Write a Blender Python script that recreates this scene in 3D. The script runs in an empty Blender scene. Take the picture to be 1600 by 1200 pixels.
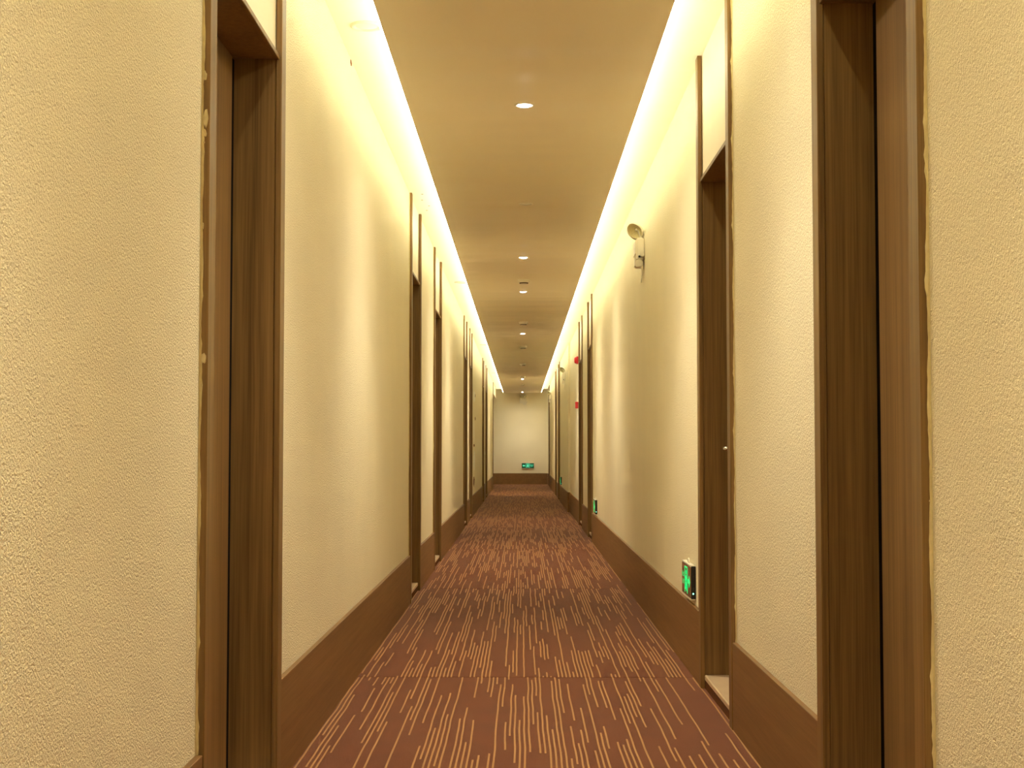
import bpy, bmesh, math, random
from mathutils import Vector, Matrix
random.seed(7)
SC = bpy.context.scene
C = SC.collection
PI = math.pi

# ------------------------------------------------------------------ camera
F_PX = 2250.0
EYE = 1.0
cam_d = bpy.data.cameras.new('camera')
cam_d.sensor_fit = 'HORIZONTAL'; cam_d.sensor_width = 36.0
cam_d.lens = 36.0 * F_PX / 1600.0
cam_d.clip_start = 0.05; cam_d.clip_end = 200
cam = bpy.data.objects.new('camera', cam_d); C.objects.link(cam)
cam.location = (0, 0, EYE)
cam.rotation_euler = (PI/2 + math.atan(101.0/F_PX), 0, math.atan(15.5/F_PX))
SC.camera = cam

# ------------------------------------------------------------------ world, exposure
w = bpy.data.worlds.new('world'); SC.world = w; w.use_nodes = True
w.node_tree.nodes['Background'].inputs[0].default_value = (0.02, 0.015, 0.01, 1)
w.node_tree.nodes['Background'].inputs[1].default_value = 0.2
vs = SC.view_settings
vs.view_transform = 'Standard'; vs.look = 'None'; vs.gamma = 1.0; vs.use_curve_mapping = False
vs.exposure = 1.25
SC.cycles.diffuse_bounces = 5
SC.cycles.max_bounces = 10
LED_STRENGTH = 13.5
LED_COLOR = (1.0, 0.965, 0.63)
SPOT_POWER = 22.5
SPILL_POWER = 17.0
SPOT_COLOR = (1.0, 0.92, 0.72)

# ------------------------------------------------------------------ main dimensions (m)
XL, XR, XR2 = 0.735, 0.765, 0.735      # wall planes; the right wall steps in at Y_JOG
Y_JOG = 22.8
Y_END, Y_BACK = 40.5, -3.4
Z_UP, Z_PAN = EYE + 1.672, EYE + 1.56   # upper ceiling, underside of dropped panel
PAN_L, PAN_R = -0.5175, 0.533
BASE_H = 0.31
PROUD = 0.016
HEAD_L, HEAD_R = 2.165, 2.13

# ------------------------------------------------------------------ helpers
def lin(c):
    return tuple((v/255/12.92 if v/255 <= 0.04045 else ((v/255+0.055)/1.055)**2.4) for v in c)

def add_box(bm, x0, x1, y0, y1, z0, z1):
    x0, x1 = min(x0, x1), max(x0, x1)
    vs_ = [bm.verts.new(p) for p in ((x0,y0,z0),(x1,y0,z0),(x1,y1,z0),(x0,y1,z0),(x0,y0,z1),(x1,y0,z1),(x1,y1,z1),(x0,y1,z1))]
    for f in ((0,3,2,1),(4,5,6,7),(0,1,5,4),(1,2,6,5),(2,3,7,6),(3,0,4,7)):
        bm.faces.new([vs_[i] for i in f])

def bevel(bm, w_, seg=2):
    bmesh.ops.bevel(bm, geom=bm.edges[:], offset=w_, segments=seg, affect='EDGES', clamp_overlap=True)

def box_bm(x0, x1, y0, y1, z0, z1, bev=0.0, seg=2):
    bm = bmesh.new(); add_box(bm, x0, x1, y0, y1, z0, z1)
    if bev: bevel(bm, bev, seg)
    return bm

def obj(name, bm, m, parent=None, smooth=False, loc=None):
    me = bpy.data.meshes.new(name)
    bmesh.ops.recalc_face_normals(bm, faces=bm.faces[:])
    bm.to_mesh(me); bm.free()
    if smooth:
        for p in me.polygons: p.use_smooth = True
    if m: me.materials.append(m)
    o = bpy.data.objects.new(name, me); C.objects.link(o)
    if parent: o.parent = parent
    if loc: o.location = loc
    return o

def tag(o, label, cat, group=None, kind=None):
    o['label'] = label; o['category'] = cat
    if group: o['group'] = group
    if kind: o['kind'] = kind
    return o

def thing(name, label, cat, loc=(0,0,0), group=None, kind=None):
    o = bpy.data.objects.new(name, None); C.objects.link(o); o.location = loc
    o.empty_display_size = 0.1
    return tag(o, label, cat, group, kind)

def copy_tree(o, parent=None):
    c = o.copy(); C.objects.link(c); c.parent = parent
    for ch in list(o.children): copy_tree(ch, c)
    return c

def lathe(bm, prof, axis='Z', seg=32, center=(0,0,0), mat=None):
    """prof: list of (r, h); revolved about Z, then optional matrix"""
    rings = []
    M = mat or Matrix.Identity(4)
    for r, h in prof:
        if r < 1e-6:
            rings.append([bm.verts.new(M @ Vector((0,0,h)))])
        else:
            rings.append([bm.verts.new(M @ Vector((r*math.cos(2*PI*i/seg), r*math.sin(2*PI*i/seg), h))) for i in range(seg)])
    for a, b in zip(rings, rings[1:]):
        for i in range(seg):
            j = (i+1) % seg
            if len(a) == 1 and len(b) == 1: continue
            if len(a) == 1: bm.faces.new((a[0], b[i], b[j]))
            elif len(b) == 1: bm.faces.new((a[i], b[0], a[j]))
            else: bm.faces.new((a[i], b[i], b[j], a[j]))

def tube(bm, pts, r, seg=8):
    pts = [Vector(p) for p in pts]
    rings = []
    for i, p in enumerate(pts):
        t = (pts[min(i+1, len(pts)-1)] - pts[max(i-1, 0)]).normalized()
        a = t.orthogonal().normalized(); b = t.cross(a)
        if rings:
            pa = prev
            a = (pa - t*pa.dot(t)).normalized(); b = t.cross(a)
        prev = a
        rings.append([bm.verts.new(p + r*(math.cos(2*PI*k/seg)*a + math.sin(2*PI*k/seg)*b)) for k in range(seg)])
    for A, B in zip(rings, rings[1:]):
        for k in range(seg):
            bm.faces.new((A[k], B[k], B[(k+1)%seg], A[(k+1)%seg]))
    bm.faces.new(rings[0][::-1]); bm.faces.new(rings[-1])

def prism(bm, poly, t, M=None):
    """2-D polygon (x,y) extruded 0..t along z, then matrix"""
    M = M or Matrix.Identity(4)
    a = [bm.verts.new(M @ Vector((x, y, 0))) for x, y in poly]
    b = [bm.verts.new(M @ Vector((x, y, t))) for x, y in poly]
    bm.faces.new(a[::-1]); bm.faces.new(b)
    n = len(poly)
    for i in range(n):
        bm.faces.new((a[i], a[(i+1)%n], b[(i+1)%n], b[i]))

# ------------------------------------------------------------------ materials
class NT:
    def __init__(s, name):
        s.m = bpy.data.materials.new(name); s.m.use_nodes = True
        s.t = s.m.node_tree; s.n = s.t.nodes; s.b = s.n['Principled BSDF']
    def node(s, ty, **kw):
        n = s.n.new(ty)
        for k, v in kw.items(): setattr(n, k, v)
        return n
    def link(s, a, b): s.t.links.new(a, b)
    def set(s, inp, v): s.b.inputs[inp].default_value = v
    def math(s, op, a, b=None, c=None):
        n = s.node('ShaderNodeMath', operation=op)
        for i, v in enumerate((a, b, c)):
            if v is None: continue
            if isinstance(v, (int, float)): n.inputs[i].default_value = v
            else: s.link(v, n.inputs[i])
        return n.outputs[0]
    def mix(s, fac, a, b):
        n = s.node('ShaderNodeMix', data_type='RGBA')
        if isinstance(fac, (int, float)): n.inputs[0].default_value = fac
        else: s.link(fac, n.inputs[0])
        for k, v in ((6, a), (7, b)):
            if isinstance(v, tuple): n.inputs[k].default_value = (*v[:3], 1)
            else: s.link(v, n.inputs[k])
        return n.outputs[2]
    def coords(s): return s.node('ShaderNodeTexCoord').outputs['Object']
    def mapping(s, vec, scale=(1,1,1), loc=(0,0,0)):
        n = s.node('ShaderNodeMapping'); s.link(vec, n.inputs[0])
        n.inputs['Scale'].default_value = scale; n.inputs['Location'].default_value = loc
        return n.outputs[0]
    def noise(s, vec, scale, detail=2, rough=0.5):
        n = s.node('ShaderNodeTexNoise'); s.link(vec, n.inputs['Vector'])
        n.inputs['Scale'].default_value = scale; n.inputs['Detail'].default_value = detail
        n.inputs['Roughness'].default_value = rough
        return n.outputs['Fac']
    def bump(s, h, strength, dist):
        n = s.node('ShaderNodeBump'); s.link(h, n.inputs['Height'])
        n.inputs['Strength'].default_value = strength; n.inputs['Distance'].default_value = dist
        s.link(n.outputs[0], s.b.inputs['Normal'])

def plain(name, col, rough=0.6, metal=0.0, noise_scale=60, amt=0.06, spec=0.5):
    k = NT(name); c = lin(col)
    v = k.noise(k.coords(), noise_scale, 1)
    k.link(k.mix(v, tuple(x*(1-amt) for x in c), tuple(min(1, x*(1+amt)) for x in c)), k.b.inputs['Base Color'])
    k.set('Roughness', rough); k.set('Metallic', metal); k.set('Specular IOR Level', spec)
    return k.m

def emit(name, col, strength, base=(0.02,0.02,0.02)):
    k = NT(name)
    v = k.noise(k.coords(), 40, 1)
    k.link(k.mix(v, col, tuple(c*0.96 for c in col)), k.b.inputs['Emission Color'])
    k.set('Base Color', (*base, 1)); k.set('Emission Strength', strength); k.set('Roughness', 0.4)
    return k.m

def stucco(name, col, amp=1.0):
    """pebbled cream wall covering"""
    k = NT(name); c = lin(col); co = k.coords()
    h = k.noise(co, 185, 1.0, 0.7)
    n3 = k.noise(co, 3.0, 1, 0.5)
    k.link(k.mix(n3, tuple(x*0.965 for x in c), tuple(x*1.03 for x in c)), k.b.inputs['Base Color'])
    k.set('Roughness', 0.75); k.set('Specular IOR Level', 0.3)
    k.bump(h, 0.9*amp, 0.005)
    return k.m

def wood(name, col, dark, axis='Z', rough=0.42):
    """fine straight-grained laminate"""
    k = NT(name); co = k.coords()
    rnd = k.node('ShaderNodeObjectInfo').outputs['Random']
    off = k.node('ShaderNodeCombineXYZ'); k.link(k.math('MULTIPLY', rnd, 13.0), off.inputs[0]); k.link(k.math('MULTIPLY', rnd, 7.0), off.inputs[1])
    add = k.node('ShaderNodeVectorMath', operation='ADD'); k.link(co, add.inputs[0]); k.link(off.outputs[0], add.inputs[1])
    sc = {'Z': (1, 1, 0.018), 'Y': (1, 0.02, 1)}[axis]
    v = k.mapping(add.outputs[0], sc)
    n1 = k.noise(v, 55, 2, 0.6); n2 = k.noise(v, 280, 0, 0.5); n3 = k.noise(v, 9, 1, 0.5)
    f = k.math('ADD', k.math('MULTIPLY', n1, 0.6), k.math('MULTIPLY', n2, 0.25))
    f = k.math('ADD', f, k.math('MULTIPLY', n3, 0.3))
    mr = k.node('ShaderNodeMapRange'); k.link(f, mr.inputs[0]); mr.inputs[1].default_value = 0.36; mr.inputs[2].default_value = 0.80
    k.link(k.mix(mr.outputs[0], lin(dark), lin(col)), k.b.inputs['Base Color'])
    k.set('Roughness', rough); k.set('Specular IOR Level', 0.4)
    return k.m

def carpet_mat():
    k = NT('carpet'); co = k.coords()
    loc = k.node('ShaderNodeObjectInfo').outputs['Location']
    sx = k.node('ShaderNodeSeparateXYZ'); k.link(co, sx.inputs[0])
    ls = k.node('ShaderNodeSeparateXYZ'); k.link(loc, ls.inputs[0])
    wob = k.noise(k.mapping(co, (1.0, 1.0, 1)), 2.2, 1)
    x = k.math('ADD', sx.outputs[0], k.math('MULTIPLY', k.math('SUBTRACT', wob, 0.5), 0.011))
    u = k.math('DIVIDE', x, 0.0168)
    col = k.math('FLOOR', u); fr = k.math('FRACT', u)
    def wn(a, b):
        c_ = k.node('ShaderNodeCombineXYZ'); k.link(a, c_.inputs[0])
        if isinstance(b, (int, float)): c_.inputs[1].default_value = b
        else: k.link(b, c_.inputs[1])
        k.link(ls.outputs[1], c_.inputs[2])
        n = k.node('ShaderNodeTexWhiteNoise', noise_dimensions='3D'); k.link(c_.outputs[0], n.inputs[0]); return n.outputs[0]
    L = k.math('ADD', k.math('MULTIPLY', wn(col, 0.37), 0.70), 0.36)
    off = k.math('MULTIPLY', wn(col, 7.91), 9.0)
    t = k.math('DIVIDE', k.math('ADD', sx.outputs[1], k.math('ADD', off, 20.0)), L)
    cell = k.math('FLOOR', t)
    on = k.math('LESS_THAN', wn(col, cell), 0.48)
    st = k.math('LESS_THAN', k.math('ABSOLUTE', k.math('SUBTRACT', fr, 0.5)), 0.19)
    mask = k.math('MULTIPLY', on, st)
    tuft = k.noise(co, 420, 1, 0.6); blot = k.noise(co, 6, 2, 0.6)
    f = k.math('ADD', k.math('MULTIPLY', tuft, 0.6), k.math('MULTIPLY', blot, 0.5))
    ground = k.mix(f, lin((84, 34, 9)), lin((128, 62, 22)))
    stripe = k.mix(tuft, lin((164, 116, 68)), lin((196, 146, 92)))
    k.link(k.mix(mask, ground, stripe), k.b.inputs['Base Color'])
    k.set('Roughness', 0.95); k.set('Specular IOR Level', 0.1)
    k.b.inputs['Sheen Weight'].default_value = 0.25
    k.b.inputs['Sheen Roughness'].default_value = 0.5
    k.bump(tuft, 0.5, 0.003)
    return k.m

def panel_mat():
    k = NT('dropped_panel_paint'); co = k.coords()
    c = lin((243, 230, 202))
    n = k.noise(k.mapping(co, (0.12, 0.75, 1)), 1.6, 2, 0.6)
    g = k.noise(co, 150, 0)
    k.link(k.mix(g, tuple(x*0.98 for x in c), c), k.b.inputs['Base Color'])
    k.set('Roughness', 0.46); k.set('Specular IOR Level', 0.5)
    k.bump(n, 1.0, 0.09)
    return k.m

def stone_mat():
    k = NT('threshold_stone'); co = k.coords()
    n = k.noise(co, 9, 5, 0.65); n2 = k.noise(co, 120, 2)
    f = k.math('ADD', k.math('MULTIPLY', n, 0.8), k.math('MULTIPLY', n2, 0.2))
    k.link(k.mix(f, lin((196, 165, 130)), lin((236, 212, 180))), k.b.inputs['Base Color'])
    k.set('Roughness', 0.3)
    return k.m

M_WALL = stucco('wall_covering', (243, 232, 202))
M_CEIL = plain('ceiling_paint', (250, 242, 225), 0.8, noise_scale=25, amt=0.015, spec=0.2)
M_PANEL = panel_mat()
M_OVER = plain('overdoor_paint', (246, 234, 210), 0.55, noise_scale=8, amt=0.03)
M_WOOD = wood('dark_laminate', (150, 116, 68), (97, 70, 34), 'Z')
M_LEAF = wood('door_laminate', (150, 116, 72), (104, 76, 42), 'Z', 0.45)
M_BASE = wood('baseboard_laminate', (144, 108, 66), (114, 81, 45), 'Y', 0.45)
M_CARPET = carpet_mat()
M_RISER = plain('carpet_edge', (104, 66, 36), 0.95, noise_scale=300, amt=0.35, spec=0.1)
M_STONE = stone_mat()
M_CAULK = plain('caulk', (222, 204, 150), 0.7, noise_scale=90, amt=0.12)
M_PUTTY = plain('putty', (214, 196, 150), 0.8, noise_scale=70, amt=0.2)
M_STEEL = plain('satin_steel', (205, 198, 185), 0.25, 1.0)
M_WHITE = plain('white_plastic', (232, 224, 205), 0.45, noise_scale=30, amt=0.03)
M_GREYLENS = plain('lamp_reflector', (212, 200, 150), 0.3, 0.0, noise_scale=120, amt=0.2)
M_BLACK = plain('black_plastic', (22, 20, 20), 0.35, noise_scale=60, amt=0.2)
M_GAPSHADE = plain('rubber_seal', (14, 11, 9), 0.9, noise_scale=60, amt=0.2, spec=0.1)  # near-black standing in for the shade in the door gaps
M_HOLE = plain('dark_hole', (70, 48, 30), 0.9, noise_scale=90, amt=0.2)
M_RED = plain('red_plastic', (205, 28, 42), 0.4, noise_scale=40, amt=0.06)
M_MIRROR = plain('brushed_sign_face', (190, 168, 140), 0.16, 1.0, noise_scale=200, amt=0.05)
M_ALU = plain('aluminium_channel', (200, 198, 190), 0.4, 1.0)
M_LED = emit('led_diffuser', LED_COLOR, LED_STRENGTH, (0.8,0.8,0.75))
M_LENS = emit('downlight_lens', (1.0, 0.93, 0.82), 14.0, (0.8,0.8,0.8))
M_DEADLENS = plain('unlit_lens', (252, 246, 232), 0.25, noise_scale=80, amt=0.05)
M_GREEN = emit('sign_green_glyph', (0.0, 0.72, 0.16), 0.55)
M_GREENFACE = emit('sign_green_face', (0.0, 0.06, 0.02), 0.3, (0.0,0.03,0.012))
M_GREENPALE = emit('sign_pale_glyph', (0.12, 0.75, 0.40), 0.85)
M_GREENLED = emit('sign_pilot_led', (0.2, 1.0, 0.65), 3.0)
M_REDLED = emit('detector_led', (1.0, 0.1, 0.05), 0.6)
M_STAIN = plain('brown_stain', (128, 82, 42), 0.85, noise_scale=60, amt=0.25)
M_PEEL = plain('peeled_paper', (253, 247, 232), 0.8, noise_scale=60, amt=0.1)

# ------------------------------------------------------------------ floor
floor = obj('floor', box_bm(-3.2, 1.1, Y_BACK, Y_END+0.2, -0.12, -0.008), M_RISER)
tag(floor, 'long corridor floor laid with striped red-brown carpet', 'floor', kind='structure')
seams = [Y_BACK, -1.75, 2.30, 6.36, 10.36, 14.4, 18.4, 22.4, 26.4, 30.4, 34.4, 38.4, Y_END]
for i, (a, b) in enumerate(zip(seams, seams[1:])):
    xl = -XL-0.02 if b < 35.9 else -3.1
    bm = bmesh.new()
    # slightly uneven seam edges
    nx = 40
    g = 0.0006
    top = []
    for k in range(nx+1):
        x = xl + (0.80-xl)*k/nx
        ja = random.uniform(0, 0.003); jb = random.uniform(0, 0.002)
        top.append(((x, g+ja, 0), (x, b-a-g-jb, 0)))
    va = [bm.verts.new(p[0]) for p in top]; vb = [bm.verts.new(p[1]) for p in top]
    wa = [bm.verts.new((p[0][0], p[0][1], -0.008)) for p in top]; wb = [bm.verts.new((p[1][0], p[1][1], -0.008)) for p in top]
    for k in range(nx):
        bm.faces.new((va[k], va[k+1], vb[k+1], vb[k]))
        bm.faces.new((wa[k], wa[k+1], va[k+1], va[k]))
        bm.faces.new((vb[k], vb[k+1], wb[k+1], wb[k]))
    obj('carpet_length', bm, M_CARPET, floor, loc=(0, a, 0))

# ------------------------------------------------------------------ doors table (near outer edge, far outer edge)
LEFT = [(3.275, 4.325), (9.34, 10.27), (11.88, 12.90), (18.0, 18.97), (19.95, 20.92), (26.5, 27.4), (28.8, 29.9)]
RIGHT = [(2.702, 3.684), (5.176, 6.136), (15.5, 16.46), (18.02, 19.03), (27.7, 28.6), (30.3, 31.2), (38.0, 38.95)]
LEFT_END = 36.3

def sections(doors, start, stop):
    out = []; y = start
    for a, b in doors:
        out.append((y, a)); y = b
    out.append((y, stop)); return out

# ------------------------------------------------------------------ walls and baseboards
wl = thing('wall_left', 'left corridor wall with pebbled cream covering', 'wall', kind='structure')
bl = thing('baseboard_left', 'tall brown baseboard along the left wall', 'baseboard', kind='structure')
for a, b in sections(LEFT, Y_BACK, LEFT_END):
    obj('wall_section', box_bm(-XL, -XL-0.24, a-0.02, b+0.02, 0, Z_UP+0.02), M_WALL, wl)
    obj('baseboard_board', box_bm(-XL+PROUD-0.001, -XL-0.01, a+0.001, b-0.001, 0.0, BASE_H, 0.0015, 1), M_BASE, bl)
obj('passage_lintel', box_bm(-XL, -XL-0.24, LEFT_END-0.02, Y_END, 2.42, Z_UP+0.02), M_WALL, wl)

wr = thing('wall_right', 'right corridor wall with pebbled cream covering, stepping in far along', 'wall', kind='structure')
br = thing('baseboard_right', 'tall brown baseboard along the right wall', 'baseboard', kind='structure')
def xr(y): return XR if y < Y_JOG else XR2
segs = []
for a, b in sections(RIGHT, Y_BACK, Y_END):
    if a < Y_JOG < b: segs += [(a, Y_JOG, XR), (Y_JOG, b, XR2)]
    else: segs.append((a, b, xr(a)))
for a, b, x in segs:
    e0 = -0.02 if abs(a-Y_JOG) > 0.01 else 0.0
    obj('wall_section', box_bm(x, XR+0.24, a+e0, b+0.02 if b < Y_END-0.1 else b, 0, Z_UP+0.02), M_WALL, wr)
    obj('baseboard_board', box_bm(x-PROUD+0.001, x+0.01, a+0.001, b-0.001, 0.0, BASE_H, 0.0015, 1), M_BASE, br)

obj('baseboard_board', box_bm(XR2-PROUD, XR+0.005, Y_JOG-PROUD, Y_JOG+0.0015, 0.0, BASE_H+0.002, 0.0015, 1), M_BASE, br)
we = obj('wall_end', box_bm(-3.2, 1.02, Y_END, Y_END+0.2, 0, Z_UP+0.02), M_WALL)
tag(we, 'plain cream wall closing the far end of the corridor', 'wall', kind='structure')
be = obj('baseboard_end', box_bm(-3.2, XR2-PROUD, Y_END-PROUD, Y_END+0.01, 0, BASE_H), M_BASE)
tag(be, 'brown baseboard across the far end wall under the exit sign', 'baseboard', kind='structure')
wp = thing('wall_passage', 'side passage opening off the far left end', 'wall', kind='structure')
obj('passage_wall', box_bm(-3.2, -XL-0.2, LEFT_END-0.22, LEFT_END-0.02, 0, 2.6), M_WALL, wp)
obj('passage_wall', box_bm(-3.4, -3.2, LEFT_END-0.2, Y_END+0.2, 0, 2.6), M_WALL, wp)
obj('passage_ceiling', box_bm(-3.3, -XL-0.22, LEFT_END-0.2, Y_END+0.1, 2.5, 2.62), M_CEIL, wp)
wb_ = obj('wall_back', box_bm(-1.0, 1.02, Y_BACK-0.2, Y_BACK, 0, Z_UP+0.02), M_WALL)
tag(wb_, 'cream wall behind the viewpoint', 'wall', kind='structure')
tr = obj('trim_1', box_bm(-XL+PROUD, -XL-0.26, LEFT_END-0.03, LEFT_END+0.05, 0, Z_UP, 0.002, 1), M_WOOD)
tag(tr, 'narrow brown corner trim at the far left passage opening', 'trim', kind='structure')

# ------------------------------------------------------------------ ceiling
ce = obj('ceiling', box_bm(-3.3, 1.05, Y_BACK-0.2, Y_END+0.2, Z_UP, Z_UP+0.15), M_CEIL)
tag(ce, 'cream ceiling with glowing light coves beside a dropped centre panel', 'ceiling', kind='structure')
PT = 0.022
dp = obj('ceiling_dropped', box_bm(PAN_L, PAN_R, Y_BACK, Y_END, Z_PAN, Z_PAN+PT), M_PANEL)
tag(dp, 'smooth beige dropped ceiling panel running down the corridor centre', 'ceiling panel', kind='structure')

# led strips lying on the panel's edges
def led(name, x_edge, s, label):
    t = thing(name, label, 'light strip', (x_edge, 0, Z_PAN+PT), 'hidden cove light strips')
    bm = bmesh.new(); add_box(bm, s*0.0008, s*0.003, Y_BACK+0.05, Y_END-0.3, -PT+0.004, 0.0)
    obj('channel', bm, M_ALU, t)
    bm = bmesh.new(); y = Y_BACK+0.1
    while y < Y_END-0.9:
        add_box(bm, s*0.003, s*0.013, y, y+0.685, -0.014, -0.002); y += 0.70
    obj('diffuser', bm, M_LED, t)
led('led_strip', PAN_L, -1, 'warm light strip glowing in the cove above the left wall')
led('led_strip', PAN_R, 1, 'warm light strip glowing in the cove above the right wall')

# ------------------------------------------------------------------ doors
def door(n, s, x_wall, y0, y1, head, label, far_latch=False, ragged=False, seed=0):
    rng = random.Random(seed)
    d = thing('door_%d' % n, label, 'door', (s*x_wall, y0, 0), None, 'structure')
    W = y1-y0; cw = 0.070
    P = PROUD + 0.002
    def B(x0, x1, ya, yb, z0, z1, bev=0.0015): return box_bm(s*x0, s*x1, ya, yb, z0, z1, bev, 1)
    # x: 0 = wall plane, positive = into the wall
    for ya, yb in ((0, cw), (W-cw, W)):
        obj('casing', B(-P, -0.0003, ya, yb, 0, Z_UP-0.0005), M_WOOD, d)
    # jambs sit a hair back from the casing edge
    obj('jamb', B(0.0, 0.17, cw-0.034, cw-0.003, 0.0, head+0.03), M_WOOD, d)
    obj('jamb', B(0.0, 0.17, W-cw+0.003, W-cw+0.034, 0.0, head+0.03), M_WOOD, d)
    obj('head_jamb', B(0.0, 0.17, cw-0.003, W-cw+0.003, head, head+0.03), M_WOOD, d)
    obj('head_trim', B(-0.010, 0.004, cw, W-cw, head-0.002, head+0.014), M_WOOD, d)
    obj('overdoor_panel', box_bm(s*0.002, s*0.17, cw-0.01, W-cw+0.01, head+0.016, Z_UP), M_OVER, d)
    # leaf
    lf = obj('door_leaf', B(0.122, 0.166, cw+0.004, W-cw-0.044, 0.062, head-0.004, 0.002), M_LEAF, d)
    obj('leaf_backing', B(0.168, 0.2, cw-0.034, W-cw+0.034, 0, head+0.03, 0), M_BLACK, d)  # unseen black board added to stop light leaking past the leaf
    obj('door_seal', B(0.126, 0.160, W-cw-0.044, W-cw+0.0025, 0.062, head-0.004, 0), M_GAPSHADE, d)  # black strip filling the leaf gap, its shade put in as colour
    # lever handle
    yh = W-cw-0.075 if far_latch else cw+0.075
    dr = -1 if far_latch else 1
    bm = bmesh.new()
    lathe(bm, [(0,0.009),(0.024,0.009),(0.026,0.006),(0.026,0)], seg=20, mat=Matrix.Translation((s*0.122, yh, 1.0)) @ Matrix.Rotation(-s*PI/2, 4, 'Y'))
    h = obj('handle', bm, M_STEEL, lf, True)
    bm = bmesh.new()
    tube(bm, [(s*0.115, yh, 1.0), (s*0.080, yh, 1.0), (s*0.072, yh+dr*0.008, 1.0), (s*0.070, yh+dr*0.03, 1.0), (s*0.070, yh+dr*0.125, 0.999)], 0.0085, 10)
    bm2 = obj('lever', bm, M_STEEL, lf, True)
    # threshold
    obj('threshold', B(-0.002, 0.13, cw, W-cw, 0.034, 0.056, 0.003), M_STONE, d)
    obj('threshold_riser', B(-0.0005, 0.12, cw, W-cw, 0.0, 0.034, 0), M_RISER, d)
    # caulk bead along the near casing, ragged edge
    bm = bmesh.new(); N = 150 if ragged else 40
    for side in ((0,),):
        lo, hi = [], []
        for i in range(N+1):
            z = (BASE_H if y0 > 2 else 0) + (Z_UP-BASE_H)*i/N
            wv = 0.0022 + 0.0014*math.sin(i*0.37+seed) + rng.uniform(-0.0006, 0.0009)
            if rng.random() < 0.05: wv += rng.uniform(0.001, 0.003)
            wv = max(0.0006, wv)
            lo.append((bm.verts.new((-s*0.0005, -0.009, z)), bm.verts.new((-s*0.0028, -0.0035, z)), bm.verts.new((-s*wv-s*0.002, -0.0012, z)), bm.verts.new((-s*wv-s*0.002, 0.001, z))))
        for A, Bv in zip(lo, lo[1:]):
            for q in range(3): bm.faces.new((A[q], A[q+1], Bv[q+1], Bv[q]))
    obj('caulk_bead', bm, M_CAULK, d)
    return d

def smear(d, s, x0, x1, z0, z1, seed, hole=False):
    """irregular putty patch on the viewer-facing edge of a casing (x measured from the wall plane outwards)"""
    rng = random.Random(seed); n = 16; poly = []
    cx, cz = (x0+x1)/2, (z0+z1)/2
    for i in range(n):
        a = 2*PI*i/n; r = rng.uniform(0.72, 1.05)
        poly.append((cx+math.cos(a)*(x1-x0)/2*r, cz+math.sin(a)*(z1-z0)/2*r))
    bm = bmesh.new()
    a_ = [bm.verts.new((-s*x, 0.0005, z)) for x, z in poly]
    b_ = [bm.verts.new((-s*(cx+(x-cx)*0.8), -0.0022-rng.uniform(0, 0.001), cz+(z-cz)*0.85)) for x, z in poly]
    bm.faces.new(b_)
    for i in range(n): bm.faces.new((a_[i], a_[(i+1)%n], b_[(i+1)%n], b_[i]))
    obj('putty_smear', bm, M_PUTTY, d)

LAB_L = ['nearest brown wooden door on the left, with putty smears on its frame edge',
         'left-hand brown door, second from the viewer, pale threshold stone showing',
         'left-hand brown door, third from the viewer, close beyond the second one',
         'left-hand brown door, fourth from the viewer, just before a thin strip of pale wall',
         'left-hand brown door, fifth from the viewer, beside a scuffed strip of wall',
         'sixth brown door on the left, far along the corridor',
         'seventh brown door on the left, the last before the side passage']
LAB_R = ['nearest brown wooden door on the right, cut by the top of the picture',
         'right-hand brown door with a steel lever handle, beside the nearest exit sign',
         'right-hand brown door, third from the viewer, beside a small green exit sign',
         'right-hand brown door, fourth from the viewer, before the red alarm fittings',
         'fifth brown door on the right, just beyond the wall step',
         'sixth brown door on the right, far along the corridor',
         'seventh and farthest brown door on the right, next to the end wall']
n = 0
for i, (a, b) in enumerate(LEFT):
    n += 1
    d = door(n, -1, XL, a, b, HEAD_L, LAB_L[i], ragged=(i == 0), seed=i+1)
    if i == 0:
        for k, (x0, x1, z0, z1) in enumerate(((0.001, 0.011, 1.845, 1.870), (0.002, 0.016, 1.735, 1.782), (0.001, 0.012, 1.712, 1.735), (0.001, 0.008, 1.700, 1.706),
                                              (0.0, 0.007, 1.50, 1.52), (0.001, 0.016, 1.192, 1.222), (0.0, 0.006, 1.14, 1.15))):
            smear(d, -1, x0, x1, z0, z1, 40+k)
for i, (a, b) in enumerate(RIGHT):
    n += 1
    d = door(n, 1, xr(a), a, b, HEAD_R, LAB_R[i], far_latch=(i == 1), ragged=(i < 2), seed=i+21)
    if i == 0:
        for k, (x0, x1, z0, z1) in enumerate(((0.0, 0.006, 1.62, 1.64), (0.0, 0.005, 1.02, 1.03), (0.0, 0.005, 0.9, 0.905))):
            smear(d, 1, x0, x1, z0, z1, 60+k)

# ------------------------------------------------------------------ downlights
def make_downlight(lit, label):
    t = thing('downlight', label, 'downlight', (0,0,0), 'recessed downlights along the dropped panel')
    bm = bmesh.new()
    lathe(bm, [(0.033, 0.002), (0.034, -0.003), (0.040, -0.0045), (0.045, -0.0030), (0.046, 0.0)], seg=36)
    obj('trim_ring', bm, M_WHITE, t, True)
    bm = bmesh.new()
    lathe(bm, [(0.0, -0.011), (0.012, -0.010), (0.023, -0.007), (0.030, -0.003), (0.033, 0.0005)], seg=32)
    obj('lens', bm, M_LENS if lit else M_DEADLENS, t)
    if lit:
        for nm, pw, ang, bl in (('lamp', SPOT_POWER, 100, 0.85), ('lamp_spill', SPILL_POWER, 166, 1.0)):
            ld = bpy.data.lights.new('downlight_' + nm, 'SPOT')
            ld.energy = pw; ld.color = SPOT_COLOR
            ld.spot_size = math.radians(ang); ld.spot_blend = bl; ld.shadow_soft_size = 0.03
            l = bpy.data.objects.new(nm, ld); C.objects.link(l); l.parent = t; l.location = (0, 0, -0.045)
    return t
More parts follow.
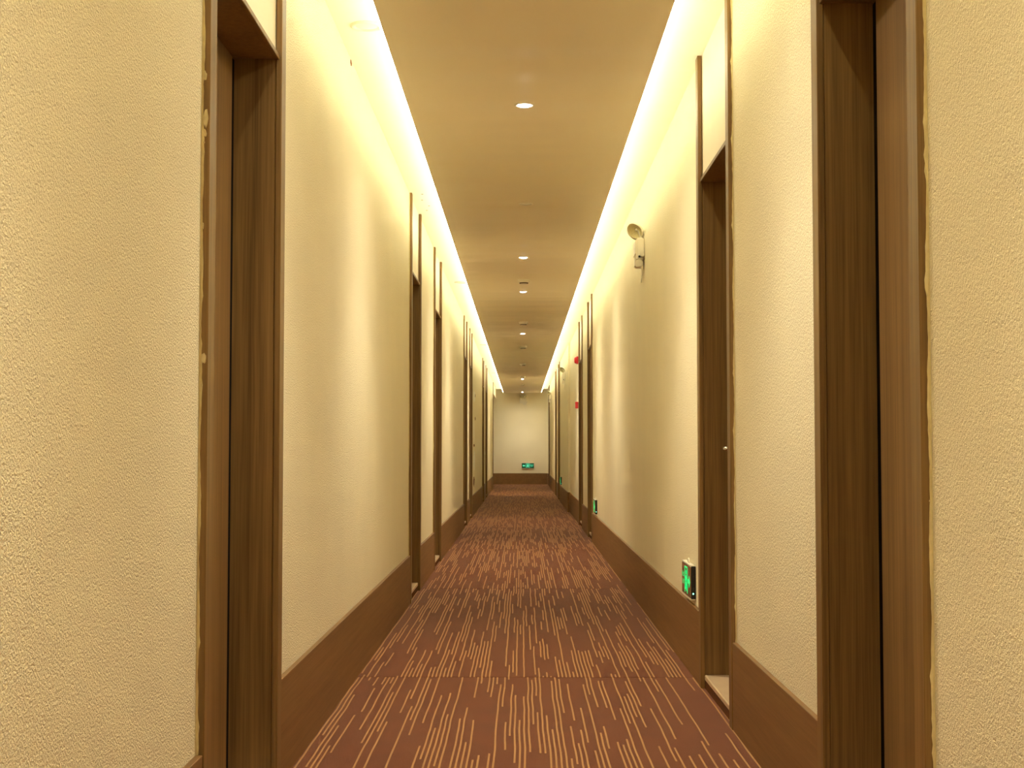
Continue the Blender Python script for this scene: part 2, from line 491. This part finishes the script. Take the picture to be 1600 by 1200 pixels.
DL = [(1.26, 'lit recessed downlight over the viewpoint, above the picture'), (3.87, 'lit recessed downlight above the nearest doors, out of the picture'),
      (6.48, 'largest lit downlight, nearest in the ceiling panel'), (11.70, 'second lit downlight in the ceiling panel, just before a smoke detector'),
      (14.26, 'third lit downlight in the ceiling panel, just behind the nearest smoke detector'), (19.48, 'fourth lit downlight, small, between two smoke detectors'),
      (32.2, 'fifth lit downlight, tiny, far down the ceiling panel'), (39.6, 'farthest tiny downlight at the end of the ceiling panel')]
lit0 = make_downlight(True, '')
for i, (y, lb) in enumerate(DL):
    o = lit0 if i == 0 else copy_tree(lit0)
    o.location = (0.012, y, Z_PAN); o['label'] = lb
dead = make_downlight(False, 'round unlit ceiling fitting between the two nearest lit downlights')
dead.location = (0.025, 9.12, Z_PAN)

# ------------------------------------------------------------------ smoke detectors
def make_detector():
    t = thing('smoke_detector', '', 'smoke detector', (0,0,0), 'smoke detectors on the dropped panel')
    bm = bmesh.new(); lathe(bm, [(0.040, -0.029), (0.050, -0.029), (0.055, -0.025), (0.057, 0.0)], seg=32)
    obj('base', bm, M_WHITE, t, True)
    bm = bmesh.new(); lathe(bm, [(0.034, -0.039), (0.040, -0.037), (0.041, -0.029)], seg=32)
    obj('vent_band', bm, M_HOLE, t, True)  # vents, their dark colour also painting the shaded underside
    bm = bmesh.new(); lathe(bm, [(0.0, -0.046), (0.024, -0.0455), (0.034, -0.042), (0.036, -0.038)], seg=32)
    obj('sensing_head', bm, M_WHITE, t, True)
    bm = bmesh.new(); lathe(bm, [(0, -0.0445), (0.0025, -0.044), (0.003, -0.040)], seg=8, mat=Matrix.Translation((0.028, 0, 0)))
    obj('pilot_led', bm, M_REDLED, t)
    return t
SD = [(13.25, 'nearest smoke detector, hanging under the panel between two lit downlights'), (17.7, 'second smoke detector along the ceiling panel'),
      (21.9, 'third smoke detector, just beyond the fourth downlight'), (26.4, 'fourth smoke detector along the ceiling panel'),
      (31.0, 'fifth smoke detector, just before a tiny far downlight'), (34.7, 'farthest smoke detector in the ceiling panel')]
sd0 = make_detector()
for i, (y, lb) in enumerate(SD):
    o = sd0 if i == 0 else copy_tree(sd0)
    o.location = (0.018, y, Z_PAN); o['label'] = lb

# ------------------------------------------------------------------ round cover plates in the left cove
def make_plate():
    t = thing('ceiling_cover_plate', '', 'cover plate', (0,0,0), 'round cover plates in the left cove')
    bm = bmesh.new(); lathe(bm, [(0.044, -0.003), (0.048, -0.010), (0.062, -0.009), (0.066, 0.0)], seg=40)
    obj('rim', bm, M_WHITE, t, True)
    bm = bmesh.new(); lathe(bm, [(0, -0.005), (0.040, -0.005), (0.046, -0.003)], seg=40)
    obj('disc', bm, M_WHITE, t, True)
    return t
cp0 = make_plate()
for i, (y, lb) in enumerate([(5.62, 'round white plate in the left cove ceiling, nearest and largest'), (14.4, 'second round white plate in the left cove ceiling'),
                             (23.1, 'third round white plate in the left cove ceiling'), (31.8, 'farthest round white plate in the left cove ceiling')]):
    o = cp0 if i == 0 else copy_tree(cp0)
    o.location = (-0.613, y, Z_UP); o['label'] = lb
# small anchor holes drilled in the cove ceiling and a chip at the corner
for i, (x, y, lb) in enumerate([(-0.672, 9.63, 'small drilled hole in left cove ceiling, closest to the wall'), (-0.655, 9.40, 'small drilled hole in left cove ceiling, nearest the viewer of four'),
                                (-0.640, 9.86, 'small drilled hole in left cove ceiling, towards the panel edge'), (-0.668, 10.05, 'small drilled hole in left cove ceiling, farthest of four')]):
    bm = bmesh.new(); lathe(bm, [(0, -0.0012), (0.005, -0.0012), (0.0085, 0.0)], seg=12)
    o = obj('drilled_hole', bm, M_HOLE, None, loc=(x, y, Z_UP)); tag(o, lb, 'hole', 'drilled holes in the left cove')
bm = bmesh.new()
prism(bm, [(-0.012,-0.02),(0.004,-0.026),(0.012,-0.006),(0.008,0.02),(-0.006,0.028),(-0.013,0.008)], 0.0015, Matrix.Translation((-XL+0.0, 6.12, Z_UP-0.016)) @ Matrix.Rotation(PI/2, 4, 'Y'))
o = obj('wall_chip', bm, M_STAIN); tag(o, 'small brown chip at the top of the left wall near the round plate', 'chip')

# ------------------------------------------------------------------ exit signs
def glyph_polys():
    """running man in a doorway, unit height 1, centred"""
    P = []
    P.append([(-0.42,-0.5),(-0.37,-0.5),(-0.37,0.45),(0.37,0.45),(0.37,-0.5),(0.42,-0.5),(0.42,0.5),(-0.42,0.5)])
    P.append([(0.02+0.085*math.cos(2*PI*i/12), 0.28+0.085*math.sin(2*PI*i/12)) for i in range(12)])
    P.append([(-0.10,0.15),(0.10,0.18),(0.06,-0.10),(-0.08,-0.10)])
    P.append([(0.08,0.17),(0.24,0.06),(0.30,0.12),(0.33,0.08),(0.23,-0.02),(0.07,0.07)])
    P.append([(-0.10,0.15),(-0.26,0.08),(-0.24,-0.06),(-0.19,-0.05),(-0.19,0.04),(-0.08,0.08)])
    P.append([(0.06,-0.08),(0.20,-0.20),(0.16,-0.42),(0.09,-0.42),(0.11,-0.23),(-0.03,-0.10)])
    P.append([(-0.08,-0.08),(-0.14,-0.26),(-0.30,-0.32),(-0.29,-0.40),(-0.08,-0.33),(0.02,-0.10)])
    return P
def arrow_poly(d):
    return [(d*x, y) for x, y in [(0.5,0),(0.02,0.36),(0.02,0.13),(-0.5,0.13),(-0.5,-0.13),(0.02,-0.13),(0.02,-0.36)]]
def text_mesh(body, size):
    cu = bpy.data.curves.new('t', 'FONT'); cu.body = body; cu.size = size; cu.align_x = 'CENTER'; cu.align_y = 'CENTER'
    cu.resolution_u = 2
    to = bpy.data.objects.new('t', cu); C.objects.link(to)
    dg = bpy.context.evaluated_depsgraph_get()
    me = bpy.data.meshes.new_from_object(to.evaluated_get(dg))
    bpy.data.objects.remove(to); bpy.data.curves.remove(cu)
    return me
def exit_sign(loc, rot, label, arrow, bright_face=False):
    """local: face towards -Y, X to the viewer's right, back on the wall at y=0"""
    Wd, Hd, T = 0.34, 0.144, 0.024
    t = thing('exit_sign', label, 'exit sign', loc, 'low green exit signs'); t.rotation_euler = (0, 0, rot)
    obj('housing', box_bm(-Wd/2, Wd/2, -T+0.003, -0.0005, 0, Hd, 0.002, 1), M_BLACK, t)
    bm = bmesh.new()
    for x0, x1, z0, z1 in ((-Wd/2+0.002, Wd/2-0.002, Hd-0.002, Hd+0.004), (-Wd/2+0.002, Wd/2-0.002, -0.004, 0.002)):
        add_box(bm, x0, x1, -T, -0.004, z0, z1)
    obj('edge_strip', bm, M_WHITE, t)
    obj('face_plate', box_bm(-Wd/2+0.004, Wd/2-0.004, -T, -T+0.004, 0.004, Hd-0.004), M_GREENFACE if bright_face else M_MIRROR, t)
    gm = M_GREENPALE if bright_face else M_GREEN
    R = Matrix.Rotation(PI/2, 4, 'X')
    def flat(name, polys, sx, sz, cx, cz, sub=None):
        bm = bmesh.new()
        for p in polys:
            prism(bm, [(cx+x*sx, cz+z*sz) for x, z in p], 0.0012, Matrix.Translation((0, -T-0.0001, 0)) @ R)
        return obj(name, bm, gm, t)
    flat('running_man', glyph_polys(), 0.118, 0.118, 0, Hd/2)
    ax = 0.112*arrow
    flat('arrow', [arrow_poly(arrow)], 0.072, 0.072, ax, Hd/2)
    for body, size, dz in (('安全出口', 0.026, 0.016), ('EXIT', 0.030, -0.018)):
        me = text_mesh(body, size); me.transform(Matrix.Translation((-ax, -T-0.0012, Hd/2+dz)) @ R)
        me.materials.clear(); me.materials.append(gm)
        o_ = bpy.data.objects.new('lettering', me); C.objects.link(o_); o_.parent = t
    # hanging loop on top, pilot lights on the end
    bm = bmesh.new(); tube(bm, [(-0.02+0.04*(i/8), -0.012, Hd+0.003+0.020*math.sin(PI*i/8)) for i in range(9)], 0.003, 6)
    obj('hanging_loop', bm, M_WHITE, t, True)
    for z in (0.024, 0.10) if not bright_face else ():
        bm = bmesh.new(); lathe(bm, [(0.0, 0.0014), (0.0025, 0.001), (0.0032, 0)], seg=10, mat=Matrix.Translation((Wd/2, -T/2, z)) @ Matrix.Rotation(PI/2, 4, 'Y'))
        obj('pilot_led', bm, M_GREENLED if z < 0.05 else M_BLACK, t)
    return t
exit_sign((XR, 6.37+0.17, 0.338), -PI/2, 'glowing green exit sign low on the right wall, nearest and largest', 1)
exit_sign((XR, 14.65+0.17, 0.335), -PI/2, 'small green exit sign low on the right wall, beside the third right-hand door', 1)
exit_sign((XR2, 26.55+0.17, 0.335), -PI/2, 'tiny exit sign low on the right wall beyond the wall step', 1)
exit_sign((0.165, Y_END, 0.45), 0, 'green exit sign with left arrow low on the far end wall', -1, True)

# ------------------------------------------------------------------ emergency twin-lamp lights
def emergency(loc, rot, label, big=True):
    """local: back on wall at y=0 facing -Y, X along wall (viewer's right)"""
    t = thing('emergency_light', label, 'emergency light', loc, 'twin-lamp emergency lights'); t.rotation_euler = (0, 0, rot)
    bm = box_bm(-0.10, 0.10, -0.052, -0.001, -0.07, 0.07, 0.008, 3)
    obj('battery_box', bm, M_WHITE, t)
    bm = box_bm(-0.085, 0.085, -0.058, -0.050, -0.03, 0.055, 0.003, 1); obj('front_cover', bm, M_WHITE, t)
    bm = box_bm(0.0, 0.095, -0.060, -0.012, -0.112, -0.068, 0.006, 2); obj('lower_tray', bm, M_WHITE, t)
    bm = bmesh.new(); lathe(bm, [(0, 0.006), (0.006, 0.005), (0.007, 0)], seg=12, mat=Matrix.Translation((0.1, -0.034, -0.048)) @ Matrix.Rotation(PI/2, 4, 'Y'))
    obj('test_button', bm, M_BLACK, t)
    for sx in (1, -1):
        # local z of the head is its facing direction
        nrm = Vector((sx*0.60, -0.55, -0.58)).normalized()
        M0 = Matrix.Translation((sx*0.055, -0.055, 0.120)) @ nrm.to_track_quat('Z', 'Y').to_matrix().to_4x4()
        bm = bmesh.new()
        lathe(bm, [(0, -0.045), (0.022, -0.042), (0.042, -0.022), (0.056, 0.0), (0.058, 0.006), (0.053, 0.008)], seg=32, mat=M0)
        hd = obj('lamp_head', bm, M_WHITE, t, True)
        bm = bmesh.new(); lathe(bm, [(0, -0.016), (0.02, -0.012), (0.042, -0.001), (0.053, 0.0075)], seg=32, mat=M0)
        obj('reflector', bm, M_GREYLENS, hd, True)
        bm = bmesh.new(); lathe(bm, [(0, -0.002), (0.006, -0.004), (0.007, -0.015)], seg=10, mat=M0)
        obj('bulb', bm, M_WHITE, hd, True)
        bm = bmesh.new(); tube(bm, [(sx*0.055, -0.02, 0.066), (sx*0.05, -0.022, 0.085), (sx*0.045, -0.035, 0.125)], 0.008, 8)
        obj('swivel_arm', bm, M_WHITE, t, True)
    bm = bmesh.new()
    pts = [(0.085, -0.02, -0.10), (0.095, -0.02, -0.15), (0.088, -0.02, -0.19), (0.06, -0.02, -0.205), (0.045, -0.018, -0.19), (0.05, -0.008, -0.12), (0.06, -0.004, -0.06)]
    sm = []
    for i in range(len(pts)-1):
        a, b = Vector(pts[i]), Vector(pts[i+1])
        for q in range(4): sm.append(a.lerp(b, q/4))
    obj('cable', (tube(bm, sm, 0.0035, 6), bm)[1], M_WHITE, t, True)
    bm = box_bm(0.102, 0.128, -0.03, -0.004, -0.05, -0.022, 0.004, 2); obj('plug', bm, M_WHITE, t)
    return t
emergency((XR, 9.02, 2.243), -PI/2, 'white twin-lamp emergency light high on the right wall, nearest and largest')
emergency((XR2, 24.3, 2.21), -PI/2, 'white twin-lamp emergency light on the right wall just beyond the wall step')
emergency((XR2, 36.0, 2.27), -PI/2, 'white twin-lamp emergency light far along the right wall')
emergency((0.03, Y_END, 2.34), 0, 'small twin-lamp emergency light high on the far end wall')

# ------------------------------------------------------------------ red fire alarm fittings on the right wall
t = thing('alarm_sounder', 'red fire alarm sounder high on the right wall beside a door frame', 'alarm', (XR, 19.55, 2.15)); t.rotation_euler = (0, 0, -PI/2)
obj('backbox', box_bm(-0.06, 0.06, -0.025, -0.001, 0, 0.10, 0.004, 2), M_RED, t)
bm = bmesh.new(); lathe(bm, [(0, 0.028), (0.03, 0.027), (0.044, 0.016), (0.046, 0)], seg=24, mat=Matrix.Translation((0, -0.025, 0.05)) @ Matrix.Rotation(PI/2, 4, 'X'))
obj('sounder_dome', bm, M_RED, t, True)
t = thing('call_point', 'red manual fire alarm call point at shoulder height on the right wall', 'alarm', (XR, 19.55, 1.545)); t.rotation_euler = (0, 0, -PI/2)
obj('backbox', box_bm(-0.045, 0.045, -0.042, -0.001, 0, 0.09, 0.005, 2), M_RED, t)
obj('press_panel', box_bm(-0.028, 0.028, -0.046, -0.041, 0.018, 0.066, 0.001, 1), M_WHITE, t)

# ------------------------------------------------------------------ scuffed strip on the left wall
def patch(name, cx, y, z, wy, hz, m, label, seed, lift=0.002):
    rng = random.Random(seed); n_ = 18; poly = []
    for i in range(n_):
        a = 2*PI*i/n_; r = rng.uniform(0.7, 1.08)
        poly.append((math.cos(a)*wy/2*r, math.sin(a)*hz/2*r))
    bm = bmesh.new()
    A = [bm.verts.new((0, yy, zz)) for yy, zz in poly]
    Bv = [bm.verts.new((lift*rng.uniform(0.8, 1.6), yy*0.9, zz*0.95)) for yy, zz in poly]
    bm.faces.new(Bv)
    for i in range(n_): bm.faces.new((A[i], A[(i+1)%n_], Bv[(i+1)%n_], Bv[i]))
    o = obj(name, bm, m, None, loc=(-XL+0.0003, y, z)); tag(o, label, 'wall damage', 'scuffs on the left wall beyond the fifth door')
patch('peeled_patch', 0, 22.15, 1.80, 0.80, 0.20, M_PEEL, 'topmost pale peeled patch on the far left wall', 3)
patch('peeled_patch', 0, 22.00, 1.27, 0.55, 0.44, M_PEEL, 'tallest pale peeled patch on the far left wall, at eye height', 4)
patch('peeled_patch', 0, 22.15, 0.80, 0.85, 0.34, M_PEEL, 'lower pale peeled patch on the far left wall', 5)
patch('wall_stain', 0, 22.60, 1.83, 0.20, 0.05, M_STAIN, 'small brown stain at the edge of the topmost peeled patch on the left wall', 9)
patch('wall_stain', 0, 22.60, 1.47, 0.30, 0.06, M_STAIN, 'small brown stain above the tallest peeled patch on the left wall', 6)
patch('wall_stain', 0, 22.10, 1.05, 0.70, 0.05, M_STAIN, 'small brown stain between two peeled patches on the left wall', 7)
patch('wall_stain', 0, 22.05, 0.50, 0.70, 0.17, M_STAIN, 'large low brown stain near the baseboard on the left wall', 8)
